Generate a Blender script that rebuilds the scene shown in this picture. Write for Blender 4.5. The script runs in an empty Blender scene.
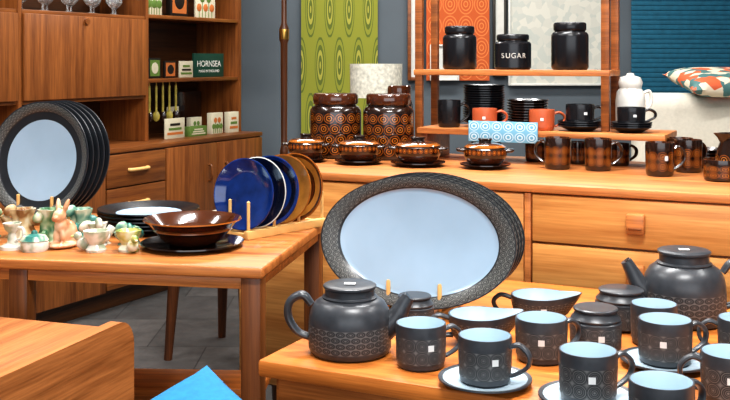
import bpy, bmesh, math, random
from mathutils import Matrix, Vector
random.seed(7)
sc=bpy.context.scene
H=1.10
SBZ=H-.31; BZ=H-.52; LTZ=H-.42
def lin(c): 
    c=c/255
    return c/12.92 if c<=.04045 else ((c+.055)/1.055)**2.4
def C(r,g,b): return (lin(r),lin(g),lin(b),1)

# ---------------- materials ----------------
def newmat(name):
    m=bpy.data.materials.new(name); m.use_nodes=True
    nt=m.node_tree; b=nt.nodes['Principled BSDF']; return m,nt,b
def plain(name,col,rough=.5,metal=0,spec=.5,noise=0,nscale=30,bump=0,coat=0):
    m,nt,b=newmat(name)
    b.inputs['Roughness'].default_value=rough; b.inputs['Metallic'].default_value=metal
    b.inputs['Specular IOR Level'].default_value=spec; b.inputs['Coat Weight'].default_value=coat
    b.inputs['Coat Roughness'].default_value=.05
    tc=nt.nodes.new('ShaderNodeTexCoord'); n=nt.nodes.new('ShaderNodeTexNoise')
    n.inputs['Scale'].default_value=nscale; n.inputs['Detail'].default_value=4
    nt.links.new(tc.outputs['Object'],n.inputs['Vector'])
    a=noise if noise else .06
    r=nt.nodes.new('ShaderNodeValToRGB')
    r.color_ramp.elements[0].position=.3; r.color_ramp.elements[1].position=.7
    r.color_ramp.elements[0].color=(col[0]*(1-a),col[1]*(1-a),col[2]*(1-a),1)
    r.color_ramp.elements[1].color=(min(1,col[0]*(1+a)),min(1,col[1]*(1+a)),min(1,col[2]*(1+a)),1)
    nt.links.new(n.outputs['Fac'],r.inputs['Fac']); nt.links.new(r.outputs['Color'],b.inputs['Base Color'])
    if bump:
        bp=nt.nodes.new('ShaderNodeBump'); bp.inputs['Strength'].default_value=bump; bp.inputs['Distance'].default_value=.002
        nt.links.new(n.outputs['Fac'],bp.inputs['Height']); nt.links.new(bp.outputs['Normal'],b.inputs['Normal'])
    return m
def wood(name,c1,c2,axis='X',rough=.4,scale=1.0):
    m,nt,b=newmat(name)
    tc=nt.nodes.new('ShaderNodeTexCoord'); mp=nt.nodes.new('ShaderNodeMapping')
    s={'X':(1.0,24,24),'Y':(24,1.0,24),'Z':(24,24,1.0)}[axis]
    mp.inputs['Scale'].default_value=tuple(q*scale for q in s)
    nt.links.new(tc.outputs['Object'],mp.inputs['Vector'])
    n=nt.nodes.new('ShaderNodeTexNoise'); n.inputs['Scale'].default_value=1.6; n.inputs['Detail'].default_value=8; n.inputs['Distortion'].default_value=.4
    n2=nt.nodes.new('ShaderNodeTexNoise'); n2.inputs['Scale'].default_value=11; n2.inputs['Detail'].default_value=5
    nt.links.new(mp.outputs['Vector'],n.inputs['Vector']); nt.links.new(mp.outputs['Vector'],n2.inputs['Vector'])
    ad=nt.nodes.new('ShaderNodeMath'); ad.operation='MULTIPLY_ADD'; ad.inputs[1].default_value=.6
    nt.links.new(n2.outputs['Fac'],ad.inputs[0]); nt.links.new(n.outputs['Fac'],ad.inputs[2])
    r=nt.nodes.new('ShaderNodeValToRGB')
    r.color_ramp.elements[0].position=.58; r.color_ramp.elements[0].color=c2
    r.color_ramp.elements[1].position=1.0; r.color_ramp.elements[1].color=c1
    nt.links.new(ad.outputs[0],r.inputs['Fac']); nt.links.new(r.outputs['Color'],b.inputs['Base Color'])
    b.inputs['Roughness'].default_value=rough
    return m
def pattern(name,nu,nv,stops,rough=.3,shift=0,noise=0,ax=1,ay=1,coat=0,bump=0):
    """repeat motif (concentric shapes) in UV cells; stops [(pos,col)]"""
    m,nt,b=newmat(name); L=nt.links
    uv=nt.nodes.new('ShaderNodeUVMap'); uv.uv_map='UVMap'
    sp=nt.nodes.new('ShaderNodeSeparateXYZ'); L.new(uv.outputs[0],sp.inputs[0])
    def M(op,a,bv=None):
        x=nt.nodes.new('ShaderNodeMath'); x.operation=op
        for i,q in enumerate((a,bv)):
            if q is None: continue
            if isinstance(q,(int,float)): x.inputs[i].default_value=q
            else: L.new(q,x.inputs[i])
        return x.outputs[0]
    v=M('MULTIPLY',sp.outputs[1],nv); u=M('MULTIPLY',sp.outputs[0],nu)
    if shift:
        row=M('FLOOR',v); u=M('ADD',u,M('MULTIPLY',M('MODULO',row,2.0),.5))
    fx=M('MULTIPLY',M('SUBTRACT',M('FRACT',u),.5),ax); fy=M('MULTIPLY',M('SUBTRACT',M('FRACT',v),.5),ay)
    d=M('SQRT',M('ADD',M('MULTIPLY',fx,fx),M('MULTIPLY',fy,fy)))
    r=nt.nodes.new('ShaderNodeValToRGB'); r.color_ramp.interpolation='CONSTANT'
    e=r.color_ramp.elements
    e[0].position=stops[0][0]; e[0].color=stops[0][1]; e[1].position=stops[1][0]; e[1].color=stops[1][1]
    for p,c in stops[2:]:
        q=e.new(p); q.color=c
    L.new(d,r.inputs['Fac']); L.new(r.outputs['Color'],b.inputs['Base Color'])
    b.inputs['Roughness'].default_value=rough; b.inputs['Coat Weight'].default_value=coat; b.inputs['Coat Roughness'].default_value=.05
    return m

TEAK_T=wood('teak_top',C(212,138,78),C(152,88,44))
TEAK_F=wood('teak_front',C(226,164,94),C(188,122,62),scale=.8)
TEAK_D=wood('teak_drop',C(150,88,42),C(100,54,24))
CAB=wood('cabinet_wood',C(152,92,44),C(100,54,22),axis='Z')
CABX=wood('cabinet_wood_x',C(142,86,40),C(92,48,20),axis='X')
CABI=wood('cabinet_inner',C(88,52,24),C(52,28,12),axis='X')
TAB=wood('table_wood',C(198,126,66),C(134,74,32))
TABL=wood('leg_wood',C(104,58,28),C(62,33,15),axis='Z')
TABM=wood('table_leg_wood',C(130,76,36),C(84,46,20),axis='Z')
DESK=wood('desk_wood',C(192,122,68),C(134,78,38),axis='Y')
BENCH=wood('bench_wood',C(222,136,62),C(168,92,36))
LIGHTW=plain('pale_beech',C(230,184,116),.5)
DARKGREY=plain('slate_glaze',C(58,60,64),.33,noise=.16,nscale=60)
DG2=plain('slate_dark',C(42,44,48),.3,noise=.12)
GB=C(38,39,42); GL=C(106,105,104); GM=C(80,80,80)
GP=pattern('slate_emboss',12,2,[(0,GL),(.08,GB),(.15,GL),(.19,GB),(.27,GM),(.33,GB),(.40,GL),(.45,GB),(.52,GM),(.6,GL)],.5)
GPT=pattern('slate_emboss_fine',26,4,[(0,GL),(.12,GB),(.22,GM),(.32,GB),(.44,GM),(.52,GL)],.5,shift=1)
GPR=pattern('rim_emboss',60,2,[(0,C(116,116,112)),(.16,C(52,53,54)),(.28,C(106,106,102)),(.38,C(50,51,52)),(.5,C(112,112,108))],.4,shift=1)
PALE=plain('pale_blue_glaze',C(186,206,218),.15,noise=.04,nscale=8)
PALER=plain('platter_glaze',C(164,188,208),.22,noise=.08,nscale=6)
BLACK=plain('black_glaze',C(24,24,27),.25)
BROWN=plain('brown_glaze',C(70,34,15),.15,noise=.25,coat=.8)
DBROWN=plain('dark_brown_glaze',C(38,21,13),.2,noise=.2,coat=.6)
DK=C(30,16,10); O1=C(168,98,32); O2=C(136,72,22)
AMB=pattern('amber_pattern',14,4,[(0,O1),(.07,DK),(.19,O1),(.27,DK),(.40,O2),(.47,DK)],.2,shift=1,coat=.7)
AMB2=pattern('amber_mug_pattern',9,2,[(0,O1),(.10,DK),(.22,O1),(.30,DK),(.43,O2),(.49,DK)],.2,coat=.7)
AMBB=pattern('amber_bowl_pattern',26,1,[(0,O1),(.2,DK),(.3,O2),(.42,DK)],.2,coat=.5)
AMBER=plain('amber_glaze',C(150,84,26),.2,noise=.25,coat=.6)
TERRA=plain('terracotta',C(184,90,54),.4)
WHITE=plain('white_glaze',C(218,216,208),.3)
STICK=plain('white_sticker',C(222,222,220),.6)
LETT=plain('letter_print',C(190,188,180),.6)
BLUE=plain('blue_glaze',C(18,46,108),.1,noise=.35,coat=.7)
NAVY=plain('navy_glaze',C(14,20,42),.1,coat=.7)
OCHRE=plain('ochre_glaze',C(160,108,46),.2,noise=.3,coat=.5)
BRASS=plain('brass',C(190,150,80),.3,metal=1)
METAL=plain('dark_metal',C(60,56,52),.4,metal=.8)

# ---------------- mesh builder ----------------
def catmull(pts,n=8):
    P=[Vector(p) for p in pts]; P=[2*P[0]-P[1]]+P+[2*P[-1]-P[-2]]
    out=[]
    for i in range(1,len(P)-2):
        for k in range(n):
            t=k/n; a,b,c,d=P[i-1],P[i],P[i+1],P[i+2]
            out.append(.5*((2*b)+(c-a)*t+(2*a-5*b+4*c-d)*t*t+(3*b-a-3*c+d)*t**3))
    out.append(P[-2]); return out
class MB:
    def __init__(s): s.v=[]; s.f=[]; s.m=[]; s.uv=[]; s.mats=[]
    def mi(s,m):
        if m not in s.mats: s.mats.append(m)
        return s.mats.index(m)
    def lathe(s,prof,mats,segs=40,M=None,sx=1,sy=1):
        M=M or Matrix.Identity(4)
        if not isinstance(mats,(list,tuple)): mats=[mats]*(len(prof)-1)
        i=0;n=len(prof)-1
        L=[max(1e-6,math.hypot(prof[j+1][0]-prof[j][0],prof[j+1][1]-prof[j][1])) for j in range(n)]
        vs=[None]*n
        while i<n:
            j=i
            while j<n and mats[j]==mats[i]: j+=1
            Tt=sum(L[i:j]);c=0
            for k in range(i,j):
                vs[k]=(c/Tt,(c+L[k])/Tt); c+=L[k]
            i=j
        rings=[]
        for r,z in prof:
            if r<1e-5:
                s.v.append(M@Vector((0,0,z))); rings.append([len(s.v)-1])
            else:
                st=len(s.v)
                for a in range(segs):
                    t=2*math.pi*a/segs
                    s.v.append(M@Vector((r*math.cos(t)*sx,r*math.sin(t)*sy,z)))
                rings.append(list(range(st,st+segs)))
        for k in range(n):
            A,B=rings[k],rings[k+1]; m=s.mi(mats[k]); v0,v1=vs[k]
            if len(A)==1 and len(B)==1: continue
            for a in range(segs):
                b=(a+1)%segs; u0=a/segs;u1=(a+1)/segs
                if len(A)==1: s.f.append((A[0],B[b],B[a])); s.uv.append(((u0,v0),(u1,v1),(u0,v1)))
                elif len(B)==1: s.f.append((A[a],A[b],B[0])); s.uv.append(((u0,v0),(u1,v0),(u0,v1)))
                else: s.f.append((A[a],A[b],B[b],B[a])); s.uv.append(((u0,v0),(u1,v0),(u1,v1),(u0,v1)))
                s.m.append(m)
        return s
    def bm(s,bm,mat,M=None):
        M=M or Matrix.Identity(4); st=len(s.v); bm.verts.ensure_lookup_table(); bm.verts.index_update()
        for v in bm.verts: s.v.append(M@v.co)
        m=s.mi(mat)
        for f in bm.faces:
            s.f.append(tuple(st+v.index for v in f.verts)); s.m.append(m)
            co=[v.co for v in f.verts]; nn=f.normal
            ax=max(range(3),key=lambda q:abs(nn[q]))
            o=[q for q in range(3) if q!=ax]
            s.uv.append(tuple((c[o[0]],c[o[1]]) for c in co))
        bm.free()
    def box(s,size,c,mat,rot=None,bev=.002,bs=2):
        b=bmesh.new(); bmesh.ops.create_cube(b,size=1)
        for v in b.verts: v.co=Vector((v.co.x*size[0],v.co.y*size[1],v.co.z*size[2]))
        if bev>0: bmesh.ops.bevel(b,geom=b.edges[:],offset=min(bev,min(size)*.45),segments=bs,affect='EDGES',profile=.5)
        M=Matrix.Translation(c)
        if rot is not None: M=M@rot
        b.normal_update(); s.bm(b,mat,M); return s
    def ell(s,rad,c,mat,rot=None,sub=3):
        b=bmesh.new(); bmesh.ops.create_icosphere(b,subdivisions=sub,radius=1)
        M=Matrix.Translation(c)
        if rot is not None: M=M@rot
        M=M@Matrix.Diagonal((rad[0],rad[1],rad[2],1)); b.normal_update(); s.bm(b,mat,M); return s
    def sweep(s,pts,rad,mat,ref=(0,1,0),segs=12,n=8,wa=1,wb=1):
        P=catmull(pts,n) if len(pts)>2 else [Vector(p) for p in pts]
        if isinstance(rad,(int,float)): rad=[rad]*len(pts)
        N=len(P); ref=Vector(ref); m=s.mi(mat); rings=[]
        for i,p in enumerate(P):
            t=(P[min(i+1,N-1)]-P[max(i-1,0)]).normalized()
            nn=t.cross(ref).normalized(); bb=nn.cross(t).normalized()
            q=i/(N-1)*(len(rad)-1); k=min(int(q),len(rad)-2); r=rad[k]+(rad[k+1]-rad[k])*(q-k)
            st=len(s.v)
            for a in range(segs):
                th=2*math.pi*a/segs; s.v.append(p+bb*(math.cos(th)*r*wa)+nn*(math.sin(th)*r*wb))
            rings.append(list(range(st,st+segs)))
        for i in range(N-1):
            for a in range(segs):
                b=(a+1)%segs
                s.f.append((rings[i][a],rings[i][b],rings[i+1][b],rings[i+1][a])); s.m.append(m)
                s.uv.append(((0,0),(1,0),(1,1),(0,1)))
        for Rr in (rings[0][::-1],rings[-1]):
            s.f.append(tuple(Rr)); s.m.append(m); s.uv.append(tuple((0,0) for _ in Rr))
        return s
    def patch(s,r,th,dth,z0,z1,mat):
        m=s.mi(mat); n=5; st=len(s.v)
        for i in range(n+1):
            t=th-dth/2+dth*i/n
            for z in (z0,z1): s.v.append(Vector((r*math.cos(t),r*math.sin(t),z)))
        for i in range(n):
            a=st+2*i; s.f.append((a,a+2,a+3,a+1)); s.m.append(m); s.uv.append(((0,0),(1,0),(1,1),(0,1)))
        return s
    def done(s,name,loc=(0,0,0),rotz=0,rot=None,parent=None,sharp=35,recalc=True):
        me=bpy.data.meshes.new(name); me.from_pydata([tuple(v) for v in s.v],[],s.f)
        for m in s.mats: me.materials.append(m)
        ul=me.uv_layers.new(name='UVMap')
        for p in me.polygons:
            p.material_index=s.m[p.index]; p.use_smooth=True
            for k,li in enumerate(p.loop_indices): ul.data[li].uv=s.uv[p.index][k]
        if recalc:
            b=bmesh.new(); b.from_mesh(me); bmesh.ops.recalc_face_normals(b,faces=b.faces[:]); b.to_mesh(me); b.free()
        me.set_sharp_from_angle(angle=math.radians(sharp))
        o=bpy.data.objects.new(name,me); sc.collection.objects.link(o)
        o.location=loc; o.rotation_euler=rot if rot is not None else (0,0,rotz)
        if parent: o.parent=parent
        return o
T=Matrix.Translation
def R(a,ax): return Matrix.Rotation(math.radians(a),4,ax)
def rad(d): return math.radians(d)

# ---------------- room ----------------
WALL=plain('wall_paint',C(94,102,108),.8,noise=.06,nscale=4)
CEIL=plain('ceiling_paint',C(225,222,215),.9)
def floor_mat():
    m,nt,b=newmat('stone_tiles'); L=nt.links
    tc=nt.nodes.new('ShaderNodeTexCoord'); br=nt.nodes.new('ShaderNodeTexBrick')
    br.offset=.5; br.inputs['Scale'].default_value=2.2; br.inputs['Mortar Size'].default_value=.006
    br.inputs['Color1'].default_value=C(78,75,73); br.inputs['Color2'].default_value=C(62,60,59); br.inputs['Mortar'].default_value=C(42,40,39)
    br.inputs['Brick Width'].default_value=1.0; br.inputs['Row Height'].default_value=.9
    n=nt.nodes.new('ShaderNodeTexNoise'); n.inputs['Scale'].default_value=14; n.inputs['Detail'].default_value=9; n.inputs['Roughness'].default_value=.7
    mx=nt.nodes.new('ShaderNodeMixRGB'); mx.blend_type='OVERLAY'; mx.inputs[0].default_value=.85
    L.new(tc.outputs['Object'],br.inputs['Vector']); L.new(tc.outputs['Object'],n.inputs['Vector'])
    L.new(br.outputs['Color'],mx.inputs[1]); L.new(n.outputs['Fac'],mx.inputs[2]); L.new(mx.outputs[0],b.inputs['Base Color'])
    b.inputs['Roughness'].default_value=.7; return m
def slab(name,x0,x1,y0,y1,z0,z1,mat):
    return MB().box((x1-x0,y1-y0,z1-z0),((0,0,0)),mat,bev=0).done(name,((x0+x1)/2,(y0+y1)/2,(z0+z1)/2))
slab('floor',-2.8,3.4,-1.6,6.0,-.1,0,floor_mat())
slab('ceiling',-2.8,3.4,-1.6,6.0,2.7,2.8,CEIL)
slab('wall_back',-2.8,3.4,5.9,6.0,0,2.7,WALL)
slab('wall_left',-2.8,-2.7,-1.6,5.9,0,2.7,WALL)
slab('wall_right',3.3,3.4,-1.6,5.9,0,2.7,WALL)
WF=MB()
for x0,x1,z0,z1 in ((-2.7,-2.2,0,2.7),(2.8,3.3,0,2.7),(-2.2,2.8,0,.5),(-2.2,2.8,2.45,2.7)):
    WF.box((x1-x0,.1,z1-z0),((x0+x1)/2,-1.55,(z0+z1)/2),WALL,bev=0)
WF.done('wall_front')
W=MB()
for x in (-2.17,-.53,1.13,2.77): W.box((.06,.05,1.95),(x,-1.53,1.475),WHITE)
for z in (.53,2.42): W.box((4.94,.045,.06),(.3,-1.53,z),WHITE)
W.done('window_1')
MB().box((5.98,.018,.12),(0,0,0),WHITE,bev=.004).done('baseboard_back',(.3,5.89,.06))

# ---------------- ceramics ----------------
def mug(loc,r=.043,h=.074,hd=0,body=DARKGREY,band=GP,inner=PALE,stick=None,name='coffee_mug',saucer=False,rim=None):
    b=MB(); rim=rim or body; z=0
    if saucer:
        R_=.075
        b.lathe([(0,.002),(.5*R_,0),(.56*R_,.003),(R_,.011),(R_*.995,.0135),(.90*R_,.0122),(.6*R_,.0075),(.5*R_,.006),(0,.006)],[body]*5+[inner if saucer=='p' else body]*3); z=.0065
    b.lathe([(0,.002),(.84*r,0),(.93*r,.004),(.955*r,.012),(.97*r,.16*h),(1.0*r,.74*h),(1.0*r,.93*h),(.985*r,h),(.94*r,h),(.92*r,.93*h),(.89*r,.12*h),(.8*r,.06*h),(0,.055*h)],
      [body]*4+[band]+[body]*2+[rim]+[inner]*4,M=T((0,0,z)))
    b.sweep([(r*.95,0,z+h*.80),(r+.014,0,z+h*.86),(r+.029,0,z+h*.68),(r+.027,0,z+h*.42),(r+.006,0,z+h*.22),(r*.93,0,z+h*.2)],[.0052,.0058,.0055,.005,.0045,.0045],body,wa=1.35,wb=.75,segs=10)
    if stick is not None:
        a=rad(stick)-rad(hd); b.patch(r*1.014,a,.24,z+h*.48,z+h*.62,STICK)
    return b.done(name,loc,rad(hd),recalc=True)
def teapot(loc,r,h,hd,name='teapot',stick=True):
    """spout along +X local"""
    b=MB(); hb=h*.80
    b.lathe([(0,.002),(.86*r,0),(.95*r,.004),(.985*r,.10*hb),(1.0*r,.14*hb),(1.0*r,.56*hb),(.99*r,.66*hb),(.95*r,.80*hb),(.84*r,.93*hb),(.70*r,hb),(.60*r,hb)],
       [DARKGREY]*4+[GPT]+[DARKGREY]*5,segs=56)
    b.lathe([(.60*r,hb*.985),(.66*r,hb*1.0),(.67*r,hb*1.03),(.60*r,hb*1.055),(.60*r,h*.93),(.645*r,h*.96),(.645*r,h*.985),(.60*r,h),(.3*r,h*.988),(0,h*.985)],DARKGREY,segs=48)
    b.sweep([(r*.82,0,hb*.42),(r*1.08,0,hb*.60),(r*1.28,0,hb*.86),(r*1.42,0,hb*1.04)],[.022,.020,.014,.011],DARKGREY,segs=16)
    b.lathe([(.009,0),(.0085,.0006),(0,.0006)],BLACK,segs=16,M=T((r*1.423,0,hb*1.043))@R(45,'Y'))
    b.sweep([(-r*.93,0,hb*.86),(-r*1.16,0,hb*1.03),(-r*1.46,0,hb*.90),(-r*1.50,0,hb*.62),(-r*1.28,0,hb*.36),(-r*.97,0,hb*.26)],[.008,.0095,.0095,.009,.0085,.008],DARKGREY,segs=14,wa=1.25,wb=.8)
    if stick: b.box((.02,.012,.0012),(0,0,h+.0002),STICK,bev=0)
    return b.done(name,loc,rad(hd))
def sauceboat(loc,hd,name='sauce_boat'):
    b=MB(); r=.055;h=.055
    b.lathe([(0,.002),(.6*r,0),(.68*r,.004),(.9*r,.35*h),(1.0*r,.8*h),(1.0*r,h),(.95*r,h),(.93*r,.8*h),(.6*r,.15*h),(0,.12*h)],[DARKGREY]*3+[GPT]+[DARKGREY]*2+[PALE]*3,segs=48)
    for v in b.v:
        rr=math.hypot(v.x,v.y)
        if v.x>0 and rr>1e-4:
            c=v.x/rr; w=max(0,c)**7*(v.z/h)**1.2
            v.x+=w*.030; v.z+=w*.006
    b.sweep([(-r*.95,0,h*.85),(-r-.02,0,h*.95),(-r-.034,0,h*.7),(-r-.022,0,h*.35),(-r*.86,0,h*.3)],.0055,DARKGREY,wa=1.3,wb=.8)
    b.patch(r*1.02,rad(-90-hd),.2,h*.5,h*.7,STICK)
    return b.done(name,loc,rad(hd))
def lidpot(loc,r,h,stick=None,name='sugar_pot'):
    b=MB(); hb=h*.70
    b.lathe([(0,.002),(.85*r,0),(.95*r,.005),(.985*r,.12*hb),(1.0*r,.85*hb),(.99*r,.95*hb),(.92*r,hb),(.85*r,hb)],[DARKGREY]*3+[GP]+[DARKGREY]*3)
    b.lathe([(.85*r,hb*.99),(.96*r,hb*1.02),(.97*r,hb*1.07),(.85*r,h*.83),(.80*r,h*.9),(.86*r,h*.94),(.86*r,h*.975),(.8*r,h),(0,h*.985)],DARKGREY)
    if stick is not None: b.patch(r*1.012,rad(stick),.24,hb*.45,hb*.65,STICK)
    return b.done(name,loc,0)
def plate_profile(r,t=.018):
    return [(0,.001),(.55*r,0),(.6*r,.003),(r,t),(r*.995,t+.003),(.64*r,.008),(.56*r,.005),(0,.005)]
def bowlcasserole(loc,r,name='lidded_bowl'):
    b=MB(); R_=r*1.18
    b.lathe([(0,.002),(.6*R_,0),(R_,.011),(R_*.995,.0135),(.6*R_,.006),(0,.006)],DBROWN)
    z=.006
    b.lathe([(0,.001),(.6*r,0),(.8*r,.010),(.95*r,.025),(1.0*r,.034),(1.0*r,.050),(.97*r,.052),(.93*r,.052)],[DBROWN,DBROWN,BROWN,DBROWN,AMBB,DBROWN,DBROWN],M=T((0,0,z)))
    b.lathe([(.96*r,.051),(.97*r,.055),(.8*r,.062),(.5*r,.066),(.3*r,.067),(.28*r,.072),(.33*r,.077),(.3*r,.080),(0,.080)],[DBROWN,AMBER,BROWN,DBROWN,DBROWN,DBROWN,DBROWN,DBROWN],M=T((0,0,z)))
    for sgn in (-1,1):
        b.sweep([(sgn*r*.95,-.016,z+.044),(sgn*(r+.014),-.012,z+.046),(sgn*(r+.014),.012,z+.046),(sgn*r*.95,.016,z+.044)],.005,DBROWN,ref=(0,0,1))
    return b.done(name,loc,rad(-10))
def jar(loc,r,h,body,band,lid,name='storage_jar',stick=None):
    b=MB()
    b.lathe([(0,.002),(.9*r,0),(.98*r,.006),(r,.06*h),(r,.70*h),(.99*r,.74*h),(.9*r,.79*h),(.82*r,.80*h),(.80*r,.83*h)],[body]*3+[band]+[body]*4)
    b.lathe([(.80*r,.82*h),(.86*r,.83*h),(.88*r,.85*h),(.88*r,.96*h),(.84*r,.99*h),(.78*r,h),(0,.995*h)],lid)
    if stick is not None: b.patch(r*1.01,rad(stick),.25,.3*h,.4*h,STICK)
    return b.done(name,loc,0)

# ---------------- display table (right foreground) ----------------
BA=-26
bench=MB()
bu=1.3;bv=.8
bench.box((bu,bv,.03),(bu/2,bv/2,-.015),BENCH,bev=.006)
bench.box((bu-.06,.02,.06),(bu/2,.03,-.06),TAB)
bench.box((bu-.06,.02,.06),(bu/2,bv-.03,-.06),TAB)
bench.box((.02,bv-.06,.06),(.03,bv/2,-.06),TAB)
bench.box((.02,bv-.06,.06),(bu-.03,bv/2,-.06),TAB)
for x in (.045,bu-.045):
    for y in (.045,bv-.045):
        bench.lathe([(0,-BZ),(.014,-BZ),(.024,-.03),(0,-.03)],TABL,segs=16,M=T((x,y,0)))
bench.done('display_table',(-.187,1.735,BZ),rad(BA))

teapot((-.027,1.78,BZ),.0735,.122,-5,name='teapot')
teapot((.635,1.99,BZ),.080,.143,176,name='teapot')
lidpot((.096,1.935,BZ),.038,.066,name='sugar_pot')
sauceboat((.208,1.835,BZ),2)
sauceboat((.345,1.985,BZ),-8)
mug((.095,1.70,BZ),hd=15,stick=-70)
mug((.192,1.60,BZ),hd=-25,stick=-75,saucer='p')
mug((.306,1.735,BZ),r=.045,hd=20,stick=-100)
lidpot((.415,1.80,BZ),.046,.076,stick=-90)
lidpot((.498,1.945,BZ),.050,.076)
mug((.338,1.515,BZ),hd=15,stick=-95,saucer='p',r=.044,h=.075)
mug((.510,1.70,BZ),r=.045,hd=10,stick=-110,saucer='p')
mug((.415,1.40,BZ),r=.045,h=.072,hd=25,stick=-80)
mug((.560,1.53,BZ),r=.045,hd=170,stick=-110)
mug((.655,1.73,BZ),r=.043,hd=160,stick=None)
mug((.530,1.835,BZ),r=.042,hd=60,stick=None)

# oval platters & rack
YAW=-22
def platter(loc):
    b=MB(); a=.210;c=.134
    prof=[(0,.001),(.6,0),(.74,.003),(.98,.018),(1.0,.020),(1.0,.023),(.985,.0232),(.835,.013),(.815,.009),(.76,.0055),(0,.005)]
    b.lathe(prof,[DG2]*6+[GPR]+[DG2]+[PALER]*2,segs=96,sx=a,sy=c)
    return b.done('oval_platter',loc,rot=(rad(80),0,rad(YAW)))
bx,by=math.sin(rad(-YAW)),math.cos(rad(YAW))
for i in range(4):
    platter((.110+bx*.024*i,2.055+by*.024*i,BZ+.146))
rk=MB()
for x in (-.055,.055):
    rk.box((.016,.17,.014),(x,.045,.007),LIGHTW)
    for k in range(6):
        rk.lathe([(.0045,0),(.0045,.058),(.003,.062),(0,.062)],LIGHTW,segs=12,M=T((x,-.030+k*.0245+.0,.008)))
rk.box((.126,.014,.006),(0,-.032,.0045),LIGHTW); rk.box((.126,.014,.006),(0,.12,.0045),LIGHTW)
rk.done('plate_rack',(.110,2.055,BZ),rad(YAW))

# ---------------- sideboard ----------------
SA=-25.7
ca,sa=math.cos(rad(SA)),math.sin(rad(SA))
def SB(s,d): return (-.138+s*ca-d*sa, 2.77+s*sa+d*ca)
sb=MB(); s0,s1=-.26,1.95; D=.68
L=s1-s0
sb.box((L,D,.022),((s0+s1)/2,D/2,-.011),TEAK_T,bev=.004)
sb.box((L-.01,D-.03,.60),((s0+s1)/2,D/2+.012,-.022-.30),TEAK_D,bev=.002)
def front(x0,x1,z0,z1): sb.box((x1-x0,.018,z0-z1),((x0+x1)/2,.016,(z0+z1)/2),TEAK_F,bev=.003)
zs=[-.026,-.147,-.270,-.395,-.520]
dl,dr=.615,1.135
for k in range(4):
    front(dl,dr,zs[k]-(.003 if k else 0),zs[k+1]+.003)
front(dl,dr,-.523,-.612)
front(s0+.006,.17,-.026,-.612); front(.176,dl-.022,-.026,-.612); front(dr+.022,s1-.006,-.026,-.612)
for x in (dl-.011,dr+.011): sb.box((.016,.02,.588),(x,.014,-.318),TEAK_T,bev=.002)
for k in range(4):
    zc=(zs[k]+zs[k+1])/2+.004
    sb.box((.044,.022,.050),(.872,-.004,zc),TEAK_T,bev=.006)
    sb.box((.032,.012,.006),(.872,-.012,zc-.010),TEAK_D,bev=.002)
for x in (s0+.1,.70,s1-.1):
    for y in (.08,D-.08): sb.lathe([(0,-SBZ),(.016,-SBZ),(.026,-.62),(0,-.62)],TABL,segs=16,M=T((x,y,0)))
sb.done('sideboard',(-.138,2.77,SBZ),rad(SA))

# riser shelves
ri=MB(); z1=.10; z2=.28
ri.box((.75,.22,.018),(.12+.375,.55,z1-.009),TEAK_T)
ri.box((.02,.2,z1-.018),(.14,.55,(z1-.018)/2),TEAK_D); ri.box((.02,.2,z1-.018),(.85,.55,(z1-.018)/2),TEAK_D)
ri.box((.62,.15,.018),(.084+.31,.575,z2-.009),TEAK_T)
for x in (.100,.690):
    for y in (.510,.645):
        zb=0 if x<.5 else z1
        ri.box((.024,.018,.68-zb),(x,y,(.68+zb)/2),TEAK_D)
    ri.box((.024,.14,.02),(x,.575,.66),TEAK_D)
ri.box((.6,.02,.02),(.395,.645,.67),TEAK_D)
ri.done('display_riser',(-.138,2.77,SBZ),rad(SA))
def at(s,d,z=0): x,y=SB(s,d); return (x,y,SBZ+z)
jar(at(.212,.575,z2),.054,.138,BLACK,BLACK,BLACK,'tea_canister')
sug=jar(at(.388,.575,z2),.057,.110,BLACK,BLACK,BLACK,'sugar_canister')
jar(at(.568,.575,z2),.056,.144,BLACK,BLACK,BLACK,'coffee_canister')
for i,ch in enumerate('SUGAR'):
    cu=bpy.data.curves.new('letter','FONT'); cu.body=ch; cu.size=.022; cu.align_x='CENTER'; cu.extrude=.0004; cu.materials.append(LETT)
    o=bpy.data.objects.new('letter_%d'%(i+1),cu); sc.collection.objects.link(o); o.parent=sug
    th=rad(-96+(i-2)*17); rr=.0578
    o.location=(rr*math.cos(th),rr*math.sin(th),.036); o.rotation_euler=(rad(90),0,th+rad(90))
jar((-.094,3.20,SBZ),.082,.205,DBROWN,AMB,BROWN)
jar((.074,3.15,SBZ),.080,.205,DBROWN,AMB,BROWN)
jar(at(-.02,.625),.045,.225,DBROWN,DBROWN,BROWN)
for p,r in (((-.180,3.06),.056),((-.018,2.99),.062),((.155,2.93),.068),((.345,2.87),.062)):
    bowlcasserole((p[0],p[1],SBZ),r)
def amug(loc,hd,stick=None,h=.09,r=.038): mug(loc,r=r,h=h,hd=hd,body=DBROWN,band=AMB2,inner=BROWN,rim=AMBER,stick=stick)
amug((.549,2.85,SBZ),150,None)
amug((.655,2.81,SBZ),5,None)
amug((.790,2.68,SBZ),5,-80)
amug((.895,2.77,SBZ),30)
amug((.915,2.57,SBZ),5,None,.055,.045)
for s,d in ((.30,.54),(.47,.55),(.60,.54),(.72,.54)): amug(at(s,d),20,None,.065,.034)
amug(at(1.06,.52),10,None,.10,.05); amug(at(1.20,.42),10); amug(at(.90,.50),0)
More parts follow.
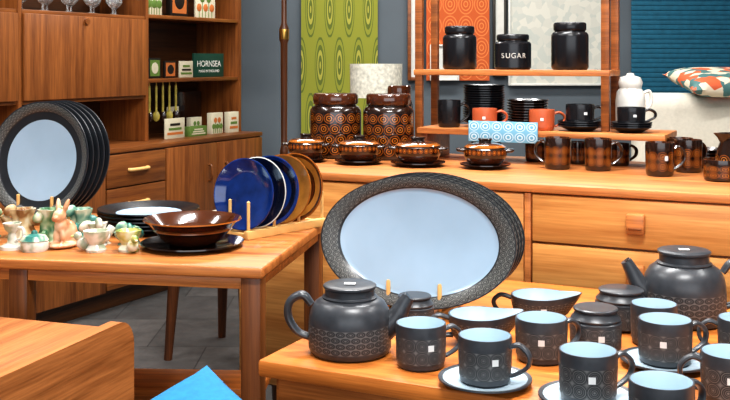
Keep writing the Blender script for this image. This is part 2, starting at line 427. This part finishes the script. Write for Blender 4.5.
def jug(loc,r,h,body,band,hd,name='jug'):
    b=MB()
    b.lathe([(0,.002),(.8*r,0),(.95*r,.08*h),(1.0*r,.3*h),(.95*r,.55*h),(.72*r,.8*h),(.70*r,.9*h),(.78*r,h),(.72*r,h),(.64*r,.9*h),(.64*r,.8*h),(.85*r,.5*h),(0,.05*h)],[body]*2+[band]*2+[body]*8)
    for v in b.v:
        rr=math.hypot(v.x,v.y)
        if v.x<0 and rr>1e-4 and v.z>.8*h:
            v.x-= (max(0,-v.x/rr)**6)*(v.z/h-.8)*5*r*.35
    b.sweep([(r*.68,0,h*.9),(r*1.2,0,h*.96),(r*1.5,0,h*.72),(r*1.35,0,h*.42),(r*.92,0,h*.28)],.006,body,wa=1.3,wb=.8)
    return b.done(name,loc,rad(hd))
jug(at(1.06,.32),.045,.12,DBROWN,AMB2,0)
# white lidded pot
b=MB(); b.lathe([(0,.002),(.034,0),(.043,.02),(.044,.09),(.040,.115),(.032,.125),(.034,.132),(.036,.142),(.030,.158),(.012,.163),(.010,.170),(0,.172)],WHITE,segs=40)
b.sweep([(.040,0,.11),(.062,0,.115),(.066,0,.08),(.043,0,.05)],.005,WHITE); b.done('white_lidded_pot',at(.742,.612,z1),rad(10))
def stack(loc,r,n,dz,mat,top=None,name='plate_stack',t=.016,yaw=0):
    b=MB()
    for i in range(n):
        last=i==n-1
        tm=top if (top and last) else mat
        b.lathe(plate_profile(r,t),[mat]*4+[mat]+[tm]*2,segs=48,M=T((random.uniform(-.001,.001),random.uniform(-.001,.001),i*dz)))
    return b.done(name,loc,yaw)
stack(at(.285,.60,z1),.066,16,.0075,BLACK,name='plate_stack')
stack(at(.43,.595,z1),.064,9,.0085,DBROWN,name='saucer_stack')
mug(at(.205,.50,z1),r=.036,h=.085,hd=10,body=BLACK,band=BLACK,inner=BLACK)
def tmug(s,d,col,hd=0,z=z1): mug(at(s,d,z),r=.038,h=.062,hd=hd,body=col,band=col,inner=col,stick=-100)
tmug(.325,.490,TERRA); tmug(.505,.490,TERRA)
stack(at(.615,.51,z1),.065,3,.006,BLACK,name='saucer_stack'); stack(at(.765,.505,z1),.058,3,.006,BLACK,name='saucer_stack')
mug(at(.615,.51,z1+.0125+.009),r=.042,h=.058,hd=0,body=BLACK,band=BLACK,inner=BLACK,stick=-80)
mug(at(.765,.505,z1+.0125+.009),r=.040,h=.052,hd=0,body=BLACK,band=BLACK,inner=BLACK,stick=-90)
BCARD=pattern('blue_card',6,2,[(0,C(96,156,184)),(.14,C(188,210,218)),(.26,C(84,146,178)),(.36,C(176,202,214)),(.46,C(110,166,192))],.7)
b=MB(); b.box((.215,.004,.062),(0,0,0),BCARD,bev=.001); b.uv=[tuple((q[0]*4.65+.5,q[1]*16+.5) for q in u) for u in b.uv]
b.done('printed_card',at(.40,.436,z1-.005),rad(SA))
stack(at(.95,.59),.06,5,.009,DBROWN,name='saucer_stack')

# ---------------- left drop leaf table ----------------
LA=-10
lt=MB(); lw=1.12; ld=.62
lt.box((lw,ld,.024),(-lw/2,ld/2,-.012),TAB,bev=.006,bs=3)
lt.box((lw-.03,.018,.026),(-lw/2,.022,-.035),TAB); lt.box((lw-.03,.018,.026),(-lw/2,ld-.022,-.035),TAB)
lt.box((.018,ld-.03,.026),(-.022,ld/2,-.035),TAB); lt.box((.018,ld-.03,.026),(-lw+.022,ld/2,-.035),TAB)
for x,y in ((-.028,.03),(-lw+.03,.03),(-lw+.03,ld-.03),(-.54,.03),(-.03,ld-.03)):
    lt.box((.042,.042,LTZ-.022),(x,y,-.022-(LTZ-.022)/2),TABM,bev=.003)
lt.done('drop_leaf_table',(-.207,2.02,LTZ),rad(LA))

for i in range(5):
    b=MB(); b.lathe([(0,.001),(.6,0),(.66,.003),(.98,.016),(1,.018),(1,.021),(.975,.0215),(.84,.012),(.82,.008),(.74,.0045),(0,.004)],[DG2]*6+[GPR if i==0 else DG2]+[DG2]+[PALER]*2,segs=80,sx=.162,sy=.150)
    b.done('dinner_plate',(-.832+.0085*i,2.58+.019*i,LTZ+.1615),rot=(rad(81),0,rad(-24)))
rk=MB()
for x in (-.055,.055):
    rk.box((.016,.15,.012),(x,.045,.006),LIGHTW)
    for k in range(6): rk.lathe([(.0045,0),(.0045,.065),(0,.067)],LIGHTW,segs=12,M=T((x,-.028+k*.0215,.008)))
rk.box((.126,.012,.005),(0,-.024,.004),LIGHTW)
rk.done('plate_rack',(-.832,2.58,LTZ),rad(-24))

stack((-.535,2.48,LTZ),.125,5,.009,BLACK,top=PALER,name='plate_stack')
b=MB()
b.lathe([(0,.002),(.07,0),(.115,.010),(.1145,.013),(.07,.006),(0,.006)],DBROWN,segs=56)
def bowl(r,h,z): b.lathe([(0,.001),(.55*r,0),(.62*r,.004),(.8*r,.4*h),(.92*r,.85*h),(r,h),(r*.99,h+.003),(.88*r,.85*h),(.72*r,.35*h),(.5*r,.010),(0,.009)],[BROWN]*4+[DBROWN]+[AMBER]+[BROWN]*4,segs=56,M=T((0,0,z)))
bowl(.088,.034,.006); bowl(.110,.032,.030)
b.done('bowl_stack',(-.388,2.25,LTZ))
# coloured small plates in rack
d=Vector((.65,.76))
cols=[(BLUE,BLUE,BLUE),(NAVY,NAVY,WHITE),(BLUE,NAVY,BLUE),(OCHRE,OCHRE,AMBER),(BROWN,OCHRE,AMBER)]
base=Vector((-.280,2.38))
for i,(c1,c2,c3) in enumerate(cols):
    b=MB(); b.lathe([(0,.001),(.56,0),(.62,.003),(.98,.014),(1,.016),(1,.018),(.97,.0185),(.88,.0145),(.68,.007),(.6,.005),(0,.0045)],[c1]*5+[c3]+[c1,c2]+[c1]*2,segs=64,sx=.085,sy=.085)
    p=base+d*(.042*i); b.done('side_plate',(p.x,p.y,LTZ+.1005),rot=(rad(82),0,rad(-28)))
rk=MB()
for y in (-.032,.032):
    rk.box((.27,.016,.020),(.10,y,.010),LIGHTW)
    for k in range(4): rk.lathe([(.004,0),(.004,.075),(0,.078)],LIGHTW,segs=12,M=T((-.026+k*.084,y,.012)))
for x in (-.025,.225): rk.box((.014,.064,.012),(x,0,.008),LIGHTW)
rk.done('plate_rack',(base.x,base.y,LTZ),math.atan2(d.y,d.x))

# figurines
def figmat(name,a,b_,c,sc_=35):
    m,nt,bs=newmat(name); tc=nt.nodes.new('ShaderNodeTexCoord'); n=nt.nodes.new('ShaderNodeTexNoise'); n.inputs['Scale'].default_value=sc_
    nt.links.new(tc.outputs['Object'],n.inputs['Vector']); r=nt.nodes.new('ShaderNodeValToRGB')
    e=r.color_ramp.elements; e[0].position=.38; e[0].color=a; e[1].position=.58; e[1].color=c; q=e.new(.48); q.color=b_
    nt.links.new(n.outputs['Fac'],r.inputs['Fac']); nt.links.new(r.outputs['Color'],bs.inputs['Base Color']); bs.inputs['Roughness'].default_value=.22; return m
FR=figmat('rabbit_glaze',C(184,122,84),C(206,156,118),C(216,180,148))
FG=figmat('green_glaze',C(60,106,70),C(134,156,116),C(214,206,178))
FT=figmat('teal_glaze',C(60,120,110),C(130,164,142),C(208,206,180))
FY=figmat('yellow_green_glaze',C(116,144,80),C(200,188,112),C(220,216,194))
FW=figmat('cream_glaze',C(156,164,140),C(212,204,186),C(222,218,208))
FK=figmat('brown_cream_glaze',C(140,98,60),C(190,164,122),C(214,204,178))
def remesh(o,v=.0018):
    md=o.modifiers.new('r','REMESH'); md.mode='VOXEL'; md.voxel_size=v; md.use_smooth_shade=True
    s=o.modifiers.new('s','SMOOTH'); s.iterations=3
def rabbit(loc,rz,k=1.25,m=None):
    b=MB(); m=m or FR
    b.ell((.030,.020,.006),(0,0,.005),m)
    b.ell((.019,.014,.020),(-.006,0,.022),m); b.ell((.012,.011,.013),(.006,0,.034),m)
    b.ell((.012,.0095,.0105),(.012,0,.050),m); b.ell((.007,.006,.0055),(.021,0,.047),m)
    for sgn in (-1,1):
        b.ell((.0050,.0035,.013),(.005,sgn*.007,.064),m,rot=R(-18,'Y')@R(-sgn*14,'X'))
        b.ell((.010,.006,.009),(-.010,sgn*.011,.013),m); b.ell((.004,.004,.013),(.013,sgn*.006,.018),m)
        b.ell((.008,.004,.004),(.016,sgn*.007,.007),m)
    b.ell((.006,.006,.006),(-.026,0,.018),m)
    o=b.done('rabbit_figurine',loc,rad(rz)); o.scale=(k,k,k); remesh(o,.0014)
rabbit((-.675,2.245,LTZ),-110,1.45)
rabbit((-.865,2.30,LTZ),-20,1.0,FK)
def stump(loc,r,h,mat,rz,name='tree_stump_vase',leaves=5,k=1.45):
    """posy vase: gnarled trunk with a branch stub, roots and leaf sprays"""
    b=MB()
    b.lathe([(0,.001),(r*1.25,0),(r*1.05,.10*h),(.80*r,.35*h),(.78*r,.7*h),(1.02*r,h),(.86*r,h),(.6*r,.75*h),(0,.6*h)],mat,segs=36)
    for v in b.v:
        a=math.atan2(v.y,v.x); kk=1+.12*math.sin(5*a)+.06*math.sin(9*a+v.z*90); v.x*=kk; v.y*=kk
    b.sweep([(r*.5,0,h*.35),(r*1.15,0,h*.55),(r*1.5,0,h*.8)],[.009,.0075,.006],mat)
    for i in range(leaves):
        a=i*1.9+rz; b.ell((.012,.006,.009),(math.cos(a)*r*1.0,math.sin(a)*r*1.0,h*(.08+.19*i)+.006),mat,rot=R(math.degrees(a),'Z')@R(30,'Y'),sub=2)
    o=b.done(name,loc,rad(rz)); o.scale=(k,k,k); return o
stump((-.815,2.38,LTZ),.020,.046,FK,200); stump((-.735,2.34,LTZ),.020,.050,FG,60); stump((-.672,2.36,LTZ),.019,.048,FT,120)
stump((-.90,2.37,LTZ),.021,.046,FG,160,k=1.3)
stump((-.612,2.28,LTZ),.016,.034,FW,10); stump((-.538,2.285,LTZ),.015,.030,FT,200,k=1.3)
def candle(loc,mat):
    b=MB(); b.lathe([(0,.001),(.022,0),(.022,.006),(.009,.012),(.007,.03),(.013,.036),(.017,.048),(.014,.048),(.010,.038),(0,.036)],mat,segs=28)
    b.sweep([(.012,0,.04),(.024,0,.038),(.024,0,.022),(.010,0,.016)],.003,mat); o=b.done('chamber_candlestick',loc,rad(-20)); o.scale=(1.2,1.2,1.2)
candle((-.785,2.225,LTZ),FW)
def duckcup(loc,mat,rz):
    b=MB(); b.lathe([(0,.001),(.016,0),(.017,.004),(.012,.012),(.020,.026),(.021,.034),(.017,.034),(.008,.018),(0,.016)],mat,segs=28)
    b.ell((.012,.009,.010),(.022,0,.012),mat); b.ell((.007,.006,.007),(.032,0,.024),mat); b.ell((.005,.003,.002),(.040,0,.023),FY)
    o=b.done('duck_egg_cup',loc,rad(rz)); o.scale=(1.35,1.35,1.35)
duckcup((-.590,2.195,LTZ),FW,170); duckcup((-.520,2.20,LTZ),FY,-60); duckcup((-.865,2.215,LTZ),FG,150)
b=MB(); b.lathe([(0,.001),(.022,0),(.025,.006),(.025,.020),(.023,.023),(.026,.024),(.020,.034),(.006,.038),(.005,.044),(0,.046)],[FW]*4+[FT]*5,segs=32,sx=1.2)
b.done('trinket_box',(-.727,2.20,LTZ),rad(20))

# ---------------- wall unit (left) ----------------
UA=math.degrees(math.atan2(.88,.47))
un=MB(); t0,t1=-1.2,1.2
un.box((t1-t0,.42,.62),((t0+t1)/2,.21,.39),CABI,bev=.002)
un.box((t1-t0+.01,.44,.022),((t0+t1)/2,.21,.701),CABX,bev=.004)
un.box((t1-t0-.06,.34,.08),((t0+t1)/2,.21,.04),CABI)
def fr(x0,x1,z0,z1,m=CAB,y=-.008): un.box((x1-x0,.018,z1-z0),((x0+x1)/2,y,(z0+z1)/2),m,bev=.003)
for k in range(4): fr(-.005,.385,.685-.148*(k+1)+.003,.685-.148*k-.003,CABX)
for k in range(4):
    zc=.685-.148*(k+.5)
    un.sweep([(.13,-.016,zc),(.145,-.034,zc),(.24,-.034,zc),(.255,-.016,zc)],.008,LIGHTW,ref=(0,0,1))
fr(.395,.785,.09,.685); fr(.793,1.19,.09,.685); fr(-.60,-.015,.09,.685); fr(-1.19,-.61,.09,.685)
for x in (.72,.855): un.sweep([(x,-.016,.50),(x,-.034,.51),(x,-.034,.57),(x,-.016,.58)],.006,CABX,ref=(1,0,0))
for x in (t0+.01,-.367,.416,1.18): un.box((.022,.30,1.25),(x,.27,.712+.625),CAB)
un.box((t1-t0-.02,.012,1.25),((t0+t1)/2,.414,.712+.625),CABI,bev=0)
for x0,x1,zz in ((.427,1.169,(1.0,1.310,1.62,1.94)),(-.356,.405,(.925,1.300,1.64,1.94)),(t0+.02,-.378,(.925,1.300,1.64,1.94))):
    for z in zz: un.box((x1-x0,.285,.018),((x0+x1)/2,.268,z),CABX)
un.box((.755,.018,.36),(.0245,.118,1.112),CAB,bev=.003)
un.box((.75,.018,.36),(-.76,.118,1.112),CAB,bev=.003)
un.lathe([(.014,0),(.014,.012),(0,.014)],CABX,segs=20,M=T((.0,.110,1.27))@R(90,'X'))
UO=(-1.13,4.35,0)
un.done('wall_unit',UO,rad(UA))
cu_,su_=math.cos(rad(UA)),math.sin(rad(UA))
def U(t,d,z): return (UO[0]+t*cu_-d*su_,UO[1]+t*su_+d*cu_,z)
GLASS,nt,bb=newmat('clear_glass'); bb.inputs['Transmission Weight'].default_value=.85; bb.inputs['Roughness'].default_value=.05; bb.inputs['Base Color'].default_value=(.95,.97,.97,1)
for i in range(10):
    b=MB(); b.lathe([(0,0),(.028,0),(.028,.003),(.005,.008),(.004,.03),(.02,.042),(.033,.06),(.034,.11),(.032,.11),(.031,.06),(.018,.046),(0,.042)],GLASS,segs=28)
    b.done('wine_glass',U(-.32+i*.072,.19+.05*(i%2),1.309))
def ubox(name,t,d,z,w,h,dep,mat,lean=0):
    b=MB(); b.box((w,dep,h),(0,0,h/2),mat,rot=None,bev=.001); return b.done(name,U(t,d,z),rot=(rad(-lean),0,rad(UA)))
def multi(name,cols,scale=60):
    m,nt,bs=newmat(name); tc=nt.nodes.new('ShaderNodeTexCoord'); n=nt.nodes.new('ShaderNodeTexVoronoi'); n.inputs['Scale'].default_value=scale
    nt.links.new(tc.outputs['Object'],n.inputs['Vector']); r=nt.nodes.new('ShaderNodeValToRGB'); r.color_ramp.interpolation='CONSTANT'
    e=r.color_ramp.elements; e[0].color=cols[0]; e[0].position=0; e[1].color=cols[1]; e[1].position=.35
    if len(cols)>2: q=e.new(.6); q.color=cols[2]
    sp=nt.nodes.new('ShaderNodeSeparateXYZ'); nt.links.new(n.outputs['Color'],sp.inputs[0]); nt.links.new(sp.outputs[0],r.inputs['Fac'])
    nt.links.new(r.outputs['Color'],bs.inputs['Base Color']); bs.inputs['Roughness'].default_value=.6; return m
P2=multi('print_amber',[C(60,40,26),C(190,130,54),C(40,30,20)],90)
CR=plain('cream_paper',C(206,198,172),.7); YG=plain('label_green',C(96,124,56),.6); OR=plain('label_orange',C(190,110,54),.6); BLK=plain('label_black',C(34,28,24),.5)
GREEN=plain('sign_green',C(18,64,50),.5)
def card(name,t,d,z,w,h,dep,base,motif,kind=0):
    b=MB(); b.box((w,dep,h),(0,0,h/2),base,bev=.001)
    y=-dep/2-.0008
    if kind==0:
        b.box((w*.8,.0012,h*.8),(0,y,h/2),motif[0],bev=0); b.lathe([(w*.28,0),(w*.27,.001),(0,.001)],motif[1],segs=28,M=T((0,y-.0006,h/2))@R(90,'X'),sy=h/w)
    elif kind==1:
        for k in range(3): b.box((w*(.8-.15*k),.0012,h*.12),(0,y,h*(.25+.22*k)),motif[k%len(motif)],bev=0)
    else:
        for k in range(5):
            x=(-.32+.16*k)*w; zz=h*(.35+.3*(k%2)); b.lathe([(h*.13,0),(h*.12,.001),(0,.001)],motif[k%len(motif)],segs=16,M=T((x,y,zz))@R(90,'X')); b.box((.004,.0012,zz*.8),(x,y,zz*.45),YG,bev=0)
    return b.done(name,U(t,d,z),rad(UA))
card('framed_card',.56,.2,1.010,.09,.10,.012,BLK,(YG,CR)); card('framed_card',.68,.2,1.010,.09,.085,.012,BLK,(OR,BLK))
card('greeting_card',.81,.2,1.010,.11,.085,.008,CR,(YG,BLK),1)
sg=ubox('shop_sign',1.0,.2,1.010,.26,.125,.012,GREEN)
for nm,tx,sz,zz in (('lettering','HORNSEA',.046,.055),('lettering_small','MADE IN ENGLAND',.02,.025)):
    cu=bpy.data.curves.new('sign_text','FONT'); cu.body=tx; cu.size=sz; cu.align_x='CENTER'; cu.extrude=.0005; cu.materials.append(WHITE)
    o=bpy.data.objects.new(nm,cu); sc.collection.objects.link(o); o.parent=sg; o.location=(0,-.0065,zz); o.rotation_euler=(rad(90),0,0)
card('picture_book',.55,.2,1.320,.12,.16,.02,CR,(YG,OR),2); card('picture_book',.74,.2,1.320,.14,.17,.03,BLK,(OR,BLK)); card('greeting_card',.97,.2,1.320,.17,.16,.01,CR,(OR,YG),2)
card('tea_tray',.55,.34,.712,.12,.24,.015,BLK,(P2,OR)); ubox('framed_picture',.98,.33,.712,.24,.22,.015,DBROWN)
card('greeting_card',.62,.12,.712,.15,.10,.008,CR,(OR,YG,BLK),1); card('gift_box',.98,.14,.712,.10,.11,.03,CR,(YG,OR),2); card('gift_box',1.10,.12,.712,.09,.11,.03,CR,(OR,YG),1); card('gift_box',.80,.13,.712,.14,.05,.04,YG,(CR,),1)
card('gift_box',.88,.20,.712,.09,.09,.03,CR,(OR,YG),2); card('greeting_card',.73,.22,.712,.09,.15,.008,CR,(YG,OR),2)
UT=plain('olive_utensil',C(160,144,64),.4,noise=.3)
for k in range(5):
    b=MB(); b.sweep([(0,0,0),(0,0,-.13)],.006,UT,segs=8); b.ell((.018,.006,.026),(0,0,-.15),UT if k%2 else DBROWN); b.lathe([(.003,0),(.003,.02),(0,.02)],BRASS,segs=8,M=T((0,0,-.004)))
    b.done('hanging_spoon',U(.48+k*.05,.16,.974))

# ---------------- back of room ----------------
b=MB(); b.lathe([(0,0),(.13,0),(.13,.02),(.04,.035),(.016,.05),(.014,.62),(.020,.64),(.020,.66),(.015,.68),(.017,1.18),(.024,1.20),(.024,1.25),(.013,1.28),(.012,1.62),(0,1.62)],[TABL]*9+[TABL,BRASS,TABL,TABL,TABL],segs=32)
b.lathe([(.19,1.50),(.14,1.80),(.137,1.80),(.187,1.50)],plain('lampshade_cream',C(220,205,170),.8),segs=40)
b.lathe([(.137,1.62),(.005,1.62)],BRASS,segs=6); b.done('floor_lamp',(-.395,4.88,0))
b=MB(); b.lathe([(0,0),(.12,0),(.12,.02),(.012,.03),(.012,.96),(0,.96)],BRASS,segs=28)
SHW=plain('speckled_shade',C(200,197,182),.8,noise=.3,nscale=70)
b.lathe([(.100,.955),(.102,1.085),(.099,1.085),(.097,.955),(.100,.955)],SHW,segs=48); b.lathe([(.098,.962),(.01,.962)],BRASS,segs=8)
b.done('drum_lamp',(.043,3.88,0))
def hang(name,x0,x1,z0,z1,mat,y=5.885,th=.008):
    b=MB(); w=x1-x0;h=z1-z0
    m=b.mi(mat)
    b.v+= [Vector((-w/2,-th/2,0)),Vector((w/2,-th/2,0)),Vector((w/2,-th/2,h)),Vector((-w/2,-th/2,h)),Vector((-w/2,th/2,0)),Vector((w/2,th/2,0)),Vector((w/2,th/2,h)),Vector((-w/2,th/2,h))]
    for f in ((0,1,2,3),(5,4,7,6),(0,3,7,4),(1,5,6,2),(3,2,6,7),(0,4,5,1)):
        b.f.append(f); b.m.append(m); b.uv.append(((0,0),(1,0),(1,1),(0,1)))
    b.lathe([(.008,-w/2-.01),(.008,w/2+.01)],TABL,segs=12,M=T((0,0,h))@R(90,'Y'))
    return b.done(name,((x0+x1)/2,y,z0))
g1=C(138,140,46); g2=C(92,104,36); g3=C(166,160,66)
RET=pattern('retro_green_textile',4,3,[(0,g3),(.05,g2),(.13,g3),(.20,g2),(.27,g1),(.34,g2),(.38,g1)],.8,shift=1,ax=1.35,ay=.75)
hang('green_patterned_textile',-.375,.075,.58,1.56,RET,5.87)
ORG=pattern('orange_textile',4,5,[(0,C(190,88,36)),(.1,C(216,128,68)),(.15,C(186,84,34)),(.26,C(216,128,68)),(.31,C(190,86,36)),(.42,C(216,126,68)),(.47,C(190,88,36))],.8)
hang('orange_patterned_textile',.36,.73,.98,1.62,ORG,5.87)
def framed(name,x0,x1,z0,z1,mat,fm,y=5.87,fw=.03):
    b=MB(); w=x1-x0;h=z1-z0
    b.box((w-fw,.01,h-fw),(0,0,0),mat,bev=0)
    for s in (-1,1):
        b.box((fw,.03,h),(s*(w-fw)/2,-.002,0),fm); b.box((w-2*fw,.03,fw),(0,-.002,s*(h-fw)/2),fm)
    return b.done(name,((x0+x1)/2,y,(z0+z1)/2))
CREAM=multi('cream_print',[C(206,203,190),C(198,196,184),C(188,190,180)],25)
framed('framed_print',.84,1.42,.95,1.62,CREAM,WHITE,5.87,.012)
PAP=plain('paper_white',C(206,204,196),.8)
framed('framed_print',.25,.345,.98,1.60,PAP,TEAK_D,5.87,.02)
framed('framed_print',.75,.83,1.0,1.62,PAP,METAL,5.87,.015)
framed('framed_print',.38,.55,.98,1.19,PAP,WHITE,5.85,.01)
TEAL=plain('teal_cloth',C(22,92,116),.8,noise=.15)
b=MB()
for k in range(30): b.box((1.2,.010,.027),(0,(k%2)*.002,.90+k*.028),TEAL,bev=.004)
b.box((1.22,.03,.03),(0,0,1.75),TEAL); b.done('teal_roman_blind',(2.16,5.86,0))
FAB=plain('cream_upholstery',C(200,193,178),.9,noise=.05,bump=.3,nscale=80)
b=MB()
b.box((.84,.20,.575),(0,.30,.668),FAB,bev=.08,bs=6,rot=R(-6,'X')); b.box((.70,.60,.20),(0,-.02,.38),FAB,bev=.06,bs=5)
for s in (-1,1): b.box((.15,.66,.40),(s*.44,.02,.40),FAB,bev=.06,bs=5)
for x in (-.40,.40):
    for y in (-.24,.30): b.lathe([(0,0),(.014,0),(.022,.2),(0,.2)],TABL,segs=16,M=T((x,y,0)))
b.done('armchair',(1.56,4.05,0),rad(-6))
PT=multi('patterned_cushion_cloth',[C(200,92,52),C(214,198,174),C(70,110,108)],22)
def cushion(name,loc,w,th,mat,rot,pz=.07):
    b=MB(); m=b.mi(mat); n=20; idx={}
    for sgn in (1,-1):
        for i in range(n+1):
            for j in range(n+1):
                x=i/n*2-1; y=j/n*2-1
                e=(1-x**4)*(1-y**4)
                px=x*(1-pz*(1-y*y)); py=y*(1-pz*(1-x*x))
                if e<1e-6 and sgn==-1: idx[(sgn,i,j)]=idx[(1,i,j)]; continue
                b.v.append(Vector((px*w/2,py*w/2,sgn*th/2*e**.5))); idx[(sgn,i,j)]=len(b.v)-1
    for sgn in (1,-1):
        for i in range(n):
            for j in range(n):
                f=(idx[(sgn,i,j)],idx[(sgn,i+1,j)],idx[(sgn,i+1,j+1)],idx[(sgn,i,j+1)])
                if sgn<0: f=f[::-1]
                b.f.append(f); b.m.append(m); b.uv.append(((0,0),(1,0),(1,1),(0,1)))
    return b.done(name,loc,rot=rot,sharp=80)
cushion('patterned_cushion',(1.58,4.36,1.005),.44,.10,PT,(rad(8),0,rad(0)))

# ---------------- floor level left ----------------
b=MB(); pts=[(-.723,3.67),(-.568,3.97),(-.42,3.52),(-.27,3.82)]
cx=sum(p[0] for p in pts)/4; cy=sum(p[1] for p in pts)/4
for p in pts:
    fx,fy=p[0]-cx,p[1]-cy; b.sweep([(fx,fy,0),(fx*.86,fy*.86,.43)],[.015,.026],TABL,ref=(1,0,0),segs=12)
ang=math.atan2(.30,.155)
b.box((.36,.36,.04),(0,0,.45),TABL,rot=Matrix.Rotation(ang,4,'Z'),bev=.01); b.box((.34,.34,.05),(0,0,.49),FAB,rot=Matrix.Rotation(ang,4,'Z'),bev=.02,bs=4)
b.done('upholstered_stool',(cx,cy,0))
b=MB(); b.box((.46,.14,.022),(0,0,.339),BENCH,bev=.004); b.box((.42,.012,.03),(0,-.05,.313),TAB)
for x in (-.2,.2):
    for y in (-.045,.045): b.box((.03,.03,.33),(x,y,.165),TABL)
b.done('low_bench',(-.46,2.36,0),rad(-3))
dz=H-.485
b=MB(); dd=math.atan2(.949,.316)-math.pi/2
b.box((.75,.62,.02),(-.385,-.31,-.035),DESK); 
n=8; LL=.62; rc=.05
pp=[(-LL,-.40),(-LL,0.0)]+[( -rc+rc*math.sin(a*math.pi/2/n), -rc+rc*math.cos(a*math.pi/2/n)) for a in range(n+1)]+[(0,-.40)]
m=b.mi(DESK); st=len(b.v)
for x in (-.012,.012):
    for y,z in pp: b.v.append(Vector((x,y,z)))
k=len(pp)
b.f.append(tuple(range(st,st+k))); b.f.append(tuple(range(st+2*k-1,st+k-1,-1)))
b.m+=[m,m]; b.uv+=[tuple((0,0) for _ in range(k))]*2
for i in range(k):
    j=(i+1)%k; b.f.append((st+i,st+j,st+k+j,st+k+i)); b.m.append(m); b.uv.append(((0,0),)*4)
b.box((.74,.02,.12),(-.38,-.03,-.10),DESK); b.box((.02,.62,.40),(-.76,-.31,-.20),DESK); b.box((.74,.02,.35),(-.38,-.60,-.22),DESK); b.box((.74,.55,.02),(-.38,-.31,-.385),DESK)
for x in (-.72,-.03):
    for y in (-.06,-.56): b.box((.03,.03,dz-.38),(x,y,-.38-(dz-.38)/2),TABL)
b.done('writing_desk',(-.448,1.895,dz),dd)
# low stool with tilted seat and blue cushion
TQ=plain('blue_cloth',C(20,112,160),.85,noise=.12,bump=.3,nscale=90)
ctr=Vector((-.223,1.20,.585))
Mr=(Matrix.Rotation(rad(22),4,'X')@Matrix.Rotation(rad(45),4,'Z'))
cushion('blue_cushion',ctr,.32,.07,TQ,Mr.to_euler(),.07)
b=MB(); nrm=Mr.to_3x3()@Vector((0,0,1)); off=-nrm*.05
b.box((.24,.24,.028),off,TABL,rot=Mr,bev=.006)
for sx,sy in ((-.1,-.1),(.1,-.1),(-.1,.1),(.1,.1)):
    p=off+Mr.to_3x3()@Vector((sx,sy,-.01)); b.sweep([(p.x*1.15,p.y*1.15,-ctr.z),(p.x,p.y,p.z)],.013,TABL,ref=(1,.2,0))
b.done('tilted_stool',ctr)

# ---------------- lights ----------------
def area(name,loc,size,power,col=(1,1,1),rot=(0,0,0)):
    l=bpy.data.lights.new(name,'AREA'); l.shape='RECTANGLE'; l.size=size[0]; l.size_y=size[1]; l.energy=power; l.color=col
    o=bpy.data.objects.new(name,l); sc.collection.objects.link(o); o.location=loc; o.rotation_euler=rot
area('ceiling_light_front',(.3,.9,2.66),(.9,.15),52,(1,1,.99))
area('ceiling_light_mid',(.1,2.5,2.66),(1.2,.15),60,(1,1,.99))
area('ceiling_light_rear',(.2,4.6,2.66),(2.2,.25),56,(1,.99,.97))
area('ceiling_light_left',(-1.6,2.4,2.66),(.2,1.4),26,(1,1,.99))
area('ceiling_light_right',(1.9,1.9,2.66),(.2,1.2),24,(1,1,.99))
area('window_daylight',(.3,-1.45,1.5),(4.6,1.7),36,(.92,.97,1),(rad(90),0,0))
w=bpy.data.worlds.new('w'); sc.world=w; w.use_nodes=True; w.node_tree.nodes['Background'].inputs[0].default_value=(.8,.88,1,1); w.node_tree.nodes['Background'].inputs[1].default_value=.8
sc.view_settings.view_transform='Standard'; sc.view_settings.exposure=.22
try: sc.view_settings.look='Medium High Contrast'
except Exception as ex: print('look',ex)

cam=bpy.data.cameras.new('camera'); co=bpy.data.objects.new('camera',cam); sc.collection.objects.link(co)
cam.sensor_width=36; cam.lens=36*1000/730; cam.shift_y=-140/730; cam.clip_start=.05
co.location=(0,0,H); co.rotation_euler=(rad(90),0,0); sc.camera=co
